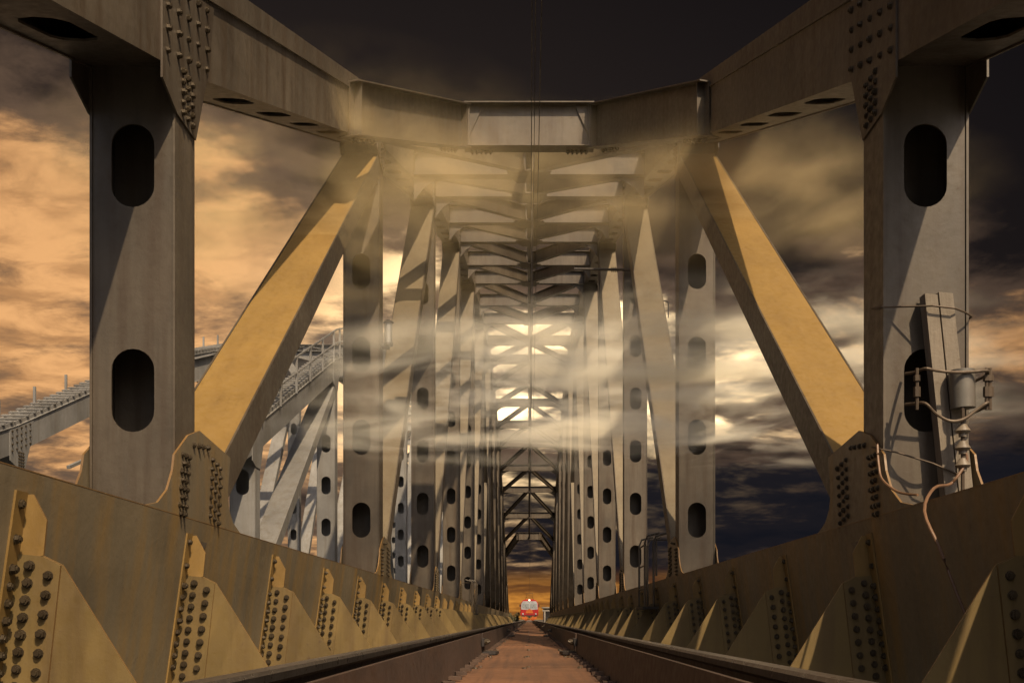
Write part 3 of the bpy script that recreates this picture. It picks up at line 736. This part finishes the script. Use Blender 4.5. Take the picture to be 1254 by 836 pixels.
mb.prism([V((x, 0.36, z)) for x, z in up_], (0, 0.16, 0)); tp('cab_face', mb, 'tgrey')
for s in (-1, 1):
    mb = MB(); mb.prism([V((s * 0.12, 0.33, 2.35)), V((s * 1.42, 0.33, 2.42)), V((s * 1.38, 0.33, 3.2)), V((s * 0.12, 0.33, 3.2))], (0, 0.025, 0)); ws = tp('windscreen', mb, 'glass')
    mb = MB(); mb.bar(V((s * 0.55, 0.315, 2.38)), V((s * 0.85, 0.315, 3.0)), V((1, 0, 0)), V((0, 1, 0)), 0.05, 0.02); part('wiper', mb, 'dark', ws)
    mb = MB(); mb.cyl((s * 1.25, 0.30, 1.25), (s * 1.25, 0.22, 1.25), 0.16, n=12); tp('headlight', mb, 'tgrey')
    mb = MB(); mb.prism([V((s * 0.25, 0.1, 0.12)), V((s * 1.3, 0.1, 0.18)), V((s * 1.5, 0.1, 0.75)), V((s * 0.9, 0.1, 0.62)), V((s * 0.7, 0.1, 0.85)), V((s * 0.45, 0.1, 0.55))], (0, 0.12, 0)); tp('pilot_blade', mb, 'orange')
    mb = MB(); mb.box(min(s * 1.72, s * 1.95), max(s * 1.72, s * 1.95), 0.6, 0.7, 2.6, 3.1); tp('mirror', mb, 'dark')
mb = MB(); mb.prism([V((-0.75, 0.26, 1.35)), V((0.75, 0.26, 1.35)), V((0.55, 0.26, 1.95)), V((0, 0.26, 2.25)), V((-0.55, 0.26, 1.95))], (0, 0.035, 0)); tp('nose_panel', mb, 'orange')
mb = MB(); mb.box(-1.55, 1.55, 0.25, 0.9, 0.72, 0.96); tp('buffer_beam', mb, 'dark')
mb = MB(); mb.box(-0.2, 0.2, -0.2, 0.4, 0.45, 0.8); tp('coupler', mb, 'dark')
mb = MB(); mb.box(-0.95, 0.95, 0.1, 0.3, 0.03, 0.2); tp('pilot_bar', mb, 'orange')
mb = MB(); mb.cyl((0, 0.34, 3.9), (0, 0.24, 3.9), 0.2, n=14); mb2 = tp('roof_headlight', mb, 'lamp')
mb = MB(); mb.tube([V((-0.8, 3, 4.1)), V((-0.5, 2.0, 4.7)), V((-0.7, 3.2, 5.3)), V((0.7, 3.2, 5.3)), V((0.5, 2.0, 4.7)), V((0.8, 3, 4.1))], 0.035); tp('pantograph', mb, 'dark')
for s in (-1, 1):
    for yy in (2.5, 5):
        mb = MB(); mb.cyl((s * 0.74, yy, 0.48), (s * 0.86, yy, 0.48), 0.46, n=18); tp('wheel', mb, 'dark')

# ------------------------------------------------------------------ beyond the far end
pl = thing('trackside_building', 'pale low building with flat canopy right of the train', 'building', (2.7, 205, -1.04))
mb = MB(); mb.box(0.0, 9, 1.5, 9, 0, 3.1); tp('wall', mb, 'concrete', pl)
mb = MB(); mb.box(-0.3, 9.2, -0.2, 9.2, 3.12, 3.35); rf = part('canopy_roof', mb, 'concrete', pl)
mb = MB(); mb.box(-0.25, 9.0, -0.1, 0.1, 2.55, 2.8); part('canopy_beam', mb, 'concrete', pl)
mb = MB(); mb.box(1.9, 4.5, 3, 8, 3.36, 4.3); part('roof_hut', mb, 'concrete', rf)
for i in range(7):
    mb = MB(); mb.box(0.05 + 1.1 * i, 0.3 + 1.1 * i, -0.1, 0.1, 0, 2.54); part('canopy_post', mb, 'concrete', pl)
def bush(x, y, r, h, lab):
    t = thing('bush', lab, 'bush', (x, y, -1.05), 'bushes beyond the far end of the bridge')
    mb = MB()
    for k in range(9):
        a = random.uniform(0, 6.28); mb.cyl((0, 0, 0), (math.cos(a) * r * 0.6, math.sin(a) * r * 0.6, h * random.uniform(0.5, 0.9)), 0.05, 0.012, n=5)
    part('stem', mb, 'bark', t)
    mb = MB()
    lobes = [(V((random.uniform(-1, 1) * r * 0.7, random.uniform(-1, 1) * r * 0.7, h * random.uniform(0.3, 0.85))), r * random.uniform(0.25, 0.5)) for _ in range(12)]
    for c, rr in lobes:
        for k in range(130):
            d = V((random.gauss(0, 1), random.gauss(0, 1), random.gauss(0, 1))).normalized() * rr * random.uniform(0.6, 1.1)
            p = c + d; p.z = max(p.z, 0.05)
            a = V((random.gauss(0, 1), random.gauss(0, 1), random.gauss(0, 1))).normalized(); b = a.orthogonal().normalized(); q = 0.13
            mb.add([p - a * q, p + b * q * 0.5, p + a * q, p - b * q * 0.5], [(0, 1, 2, 3)])
    o = part('crown', mb, 'leaf', t)
bush(-3.6, 176, 1.7, 2.1, 'brown leafy bush left of the train beside the embankment')
bush(-5.6, 186, 1.6, 2.9, 'taller thin bush at the far left end of the rails')
bush(-3.2, 231, 1.4, 2.4, 'small bush tight behind the left side of the train')

# ------------------------------------------------------------------ added wisps imitating bright sunset cloud laid over the trusses
def overlay_mat(name, dens, seed, color=(1.0, 0.9, 0.72), aniso=-0.45):
    mt = bpy.data.materials.new(name); mt.use_nodes = True; nt = mt.node_tree; nt.nodes.clear(); L = nt.links
    tc = mnode(nt, 'ShaderNodeTexCoord'); geo = mnode(nt, 'ShaderNodeNewGeometry')
    ln = mnode(nt, 'ShaderNodeVectorMath', operation='LENGTH'); L.new(tc.outputs['Object'], ln.inputs[0])
    fall = mnode(nt, 'ShaderNodeMapRange', interpolation_type='SMOOTHSTEP'); L.new(ln.outputs['Value'], fall.inputs[0])
    fall.inputs[1].default_value = 1.0; fall.inputs[2].default_value = 0.1
    mp = mnode(nt, 'ShaderNodeMapping'); L.new(geo.outputs['Position'], mp.inputs[0]); mp.inputs['Scale'].default_value = (0.42, 0.25, 6.5); mp.inputs['Location'].default_value = (seed, seed * 1.7, seed * 0.3)
    nz = mnode(nt, 'ShaderNodeTexNoise'); L.new(mp.outputs[0], nz.inputs['Vector']); nz.inputs['Scale'].default_value = 1.0; nz.inputs['Detail'].default_value = 7; nz.inputs['Roughness'].default_value = 0.6; nz.inputs['Distortion'].default_value = 0.7
    rg = mnode(nt, 'ShaderNodeMapRange'); L.new(nz.outputs[0], rg.inputs[0]); rg.inputs[1].default_value = 0.52; rg.inputs[2].default_value = 0.63
    m1 = mnode(nt, 'ShaderNodeMath', operation='MULTIPLY'); L.new(fall.outputs[0], m1.inputs[0]); L.new(rg.outputs[0], m1.inputs[1])
    m2 = mnode(nt, 'ShaderNodeMath', operation='MULTIPLY'); L.new(m1.outputs[0], m2.inputs[0]); m2.inputs[1].default_value = dens
    pv = mnode(nt, 'ShaderNodeVolumePrincipled'); pv.inputs['Color'].default_value = (*color, 1); pv.inputs['Anisotropy'].default_value = aniso
    L.new(m2.outputs[0], pv.inputs['Density'])
    out = mnode(nt, 'ShaderNodeOutputMaterial'); L.new(pv.outputs[0], out.inputs['Volume'])
    return mt
def ball(name):
    mb = MB(); nu, nv = 20, 10
    vs = [V((0, 0, -1))] + [V((math.cos(2 * math.pi * i / nu) * math.sin(math.pi * j / nv), math.sin(2 * math.pi * i / nu) * math.sin(math.pi * j / nv), -math.cos(math.pi * j / nv))) for j in range(1, nv) for i in range(nu)] + [V((0, 0, 1))]
    fs = [(0, 1 + (i + 1) % nu, 1 + i) for i in range(nu)]
    for j in range(nv - 2):
        for i in range(nu): fs.append((1 + j * nu + i, 1 + j * nu + (i + 1) % nu, 1 + (j + 1) * nu + (i + 1) % nu, 1 + (j + 1) * nu + i))
    o = 1 + (nv - 2) * nu
    fs += [(o + i, o + (i + 1) % nu, len(vs) - 1) for i in range(nu)]
    me = bpy.data.meshes.new(name); me.from_pydata([tuple(v) for v in vs], [], fs); return me
CLOUD_OVERLAY = [  # centre, radii, density, colour
    ((0.9, 17.3, 4.2), (6.5, 1.2, 0.9), 3.2, (1.0, 0.95, 0.80)),
    ((1.8, 15.6, 2.8), (6.5, 1.2, 0.8), 3.6, (1.0, 0.95, 0.80)),
    ((1.0, 34.0, 7.6), (9.0, 1.8, 2.0), 2.4, (1.0, 0.96, 0.84)),
    ((3.6, 16.4, 3.9), (4.5, 1.1, 1.5), 3.4, (1.0, 0.95, 0.80)),
    ((-3.2, 15.2, 5.9), (4.5, 1.8, 2.2), 1.2, (1.0, 0.80, 0.44)),
    ((2.9, 16.0, 6.2), (4.5, 1.6, 1.4), 0.9, (1.0, 0.80, 0.46)),
    ((-1.4, 22.0, 8.9), (5.0, 2.5, 1.3), 0.8, (1.0, 0.80, 0.46)),
    ((0.5, 60.0, 13.0), (12.0, 3.0, 4.0), 1.0, (1.0, 0.96, 0.84)),
]
for i, (c, r, d, cc) in enumerate(CLOUD_OVERLAY):
    me = ball('cloud_overlay'); me.materials.append(overlay_mat('cloud_overlay', d, 3.1 * i + 1.3, cc))
    o = link('cloud_overlay', me, None, c); o.scale = r; o['kind'] = 'stuff'; o['label'] = 'pale added wisp standing in for cloud laid over the trusses'; o['category'] = 'cloud_overlay'; o['group'] = 'added wisps standing in for cloud laid over the bridge'
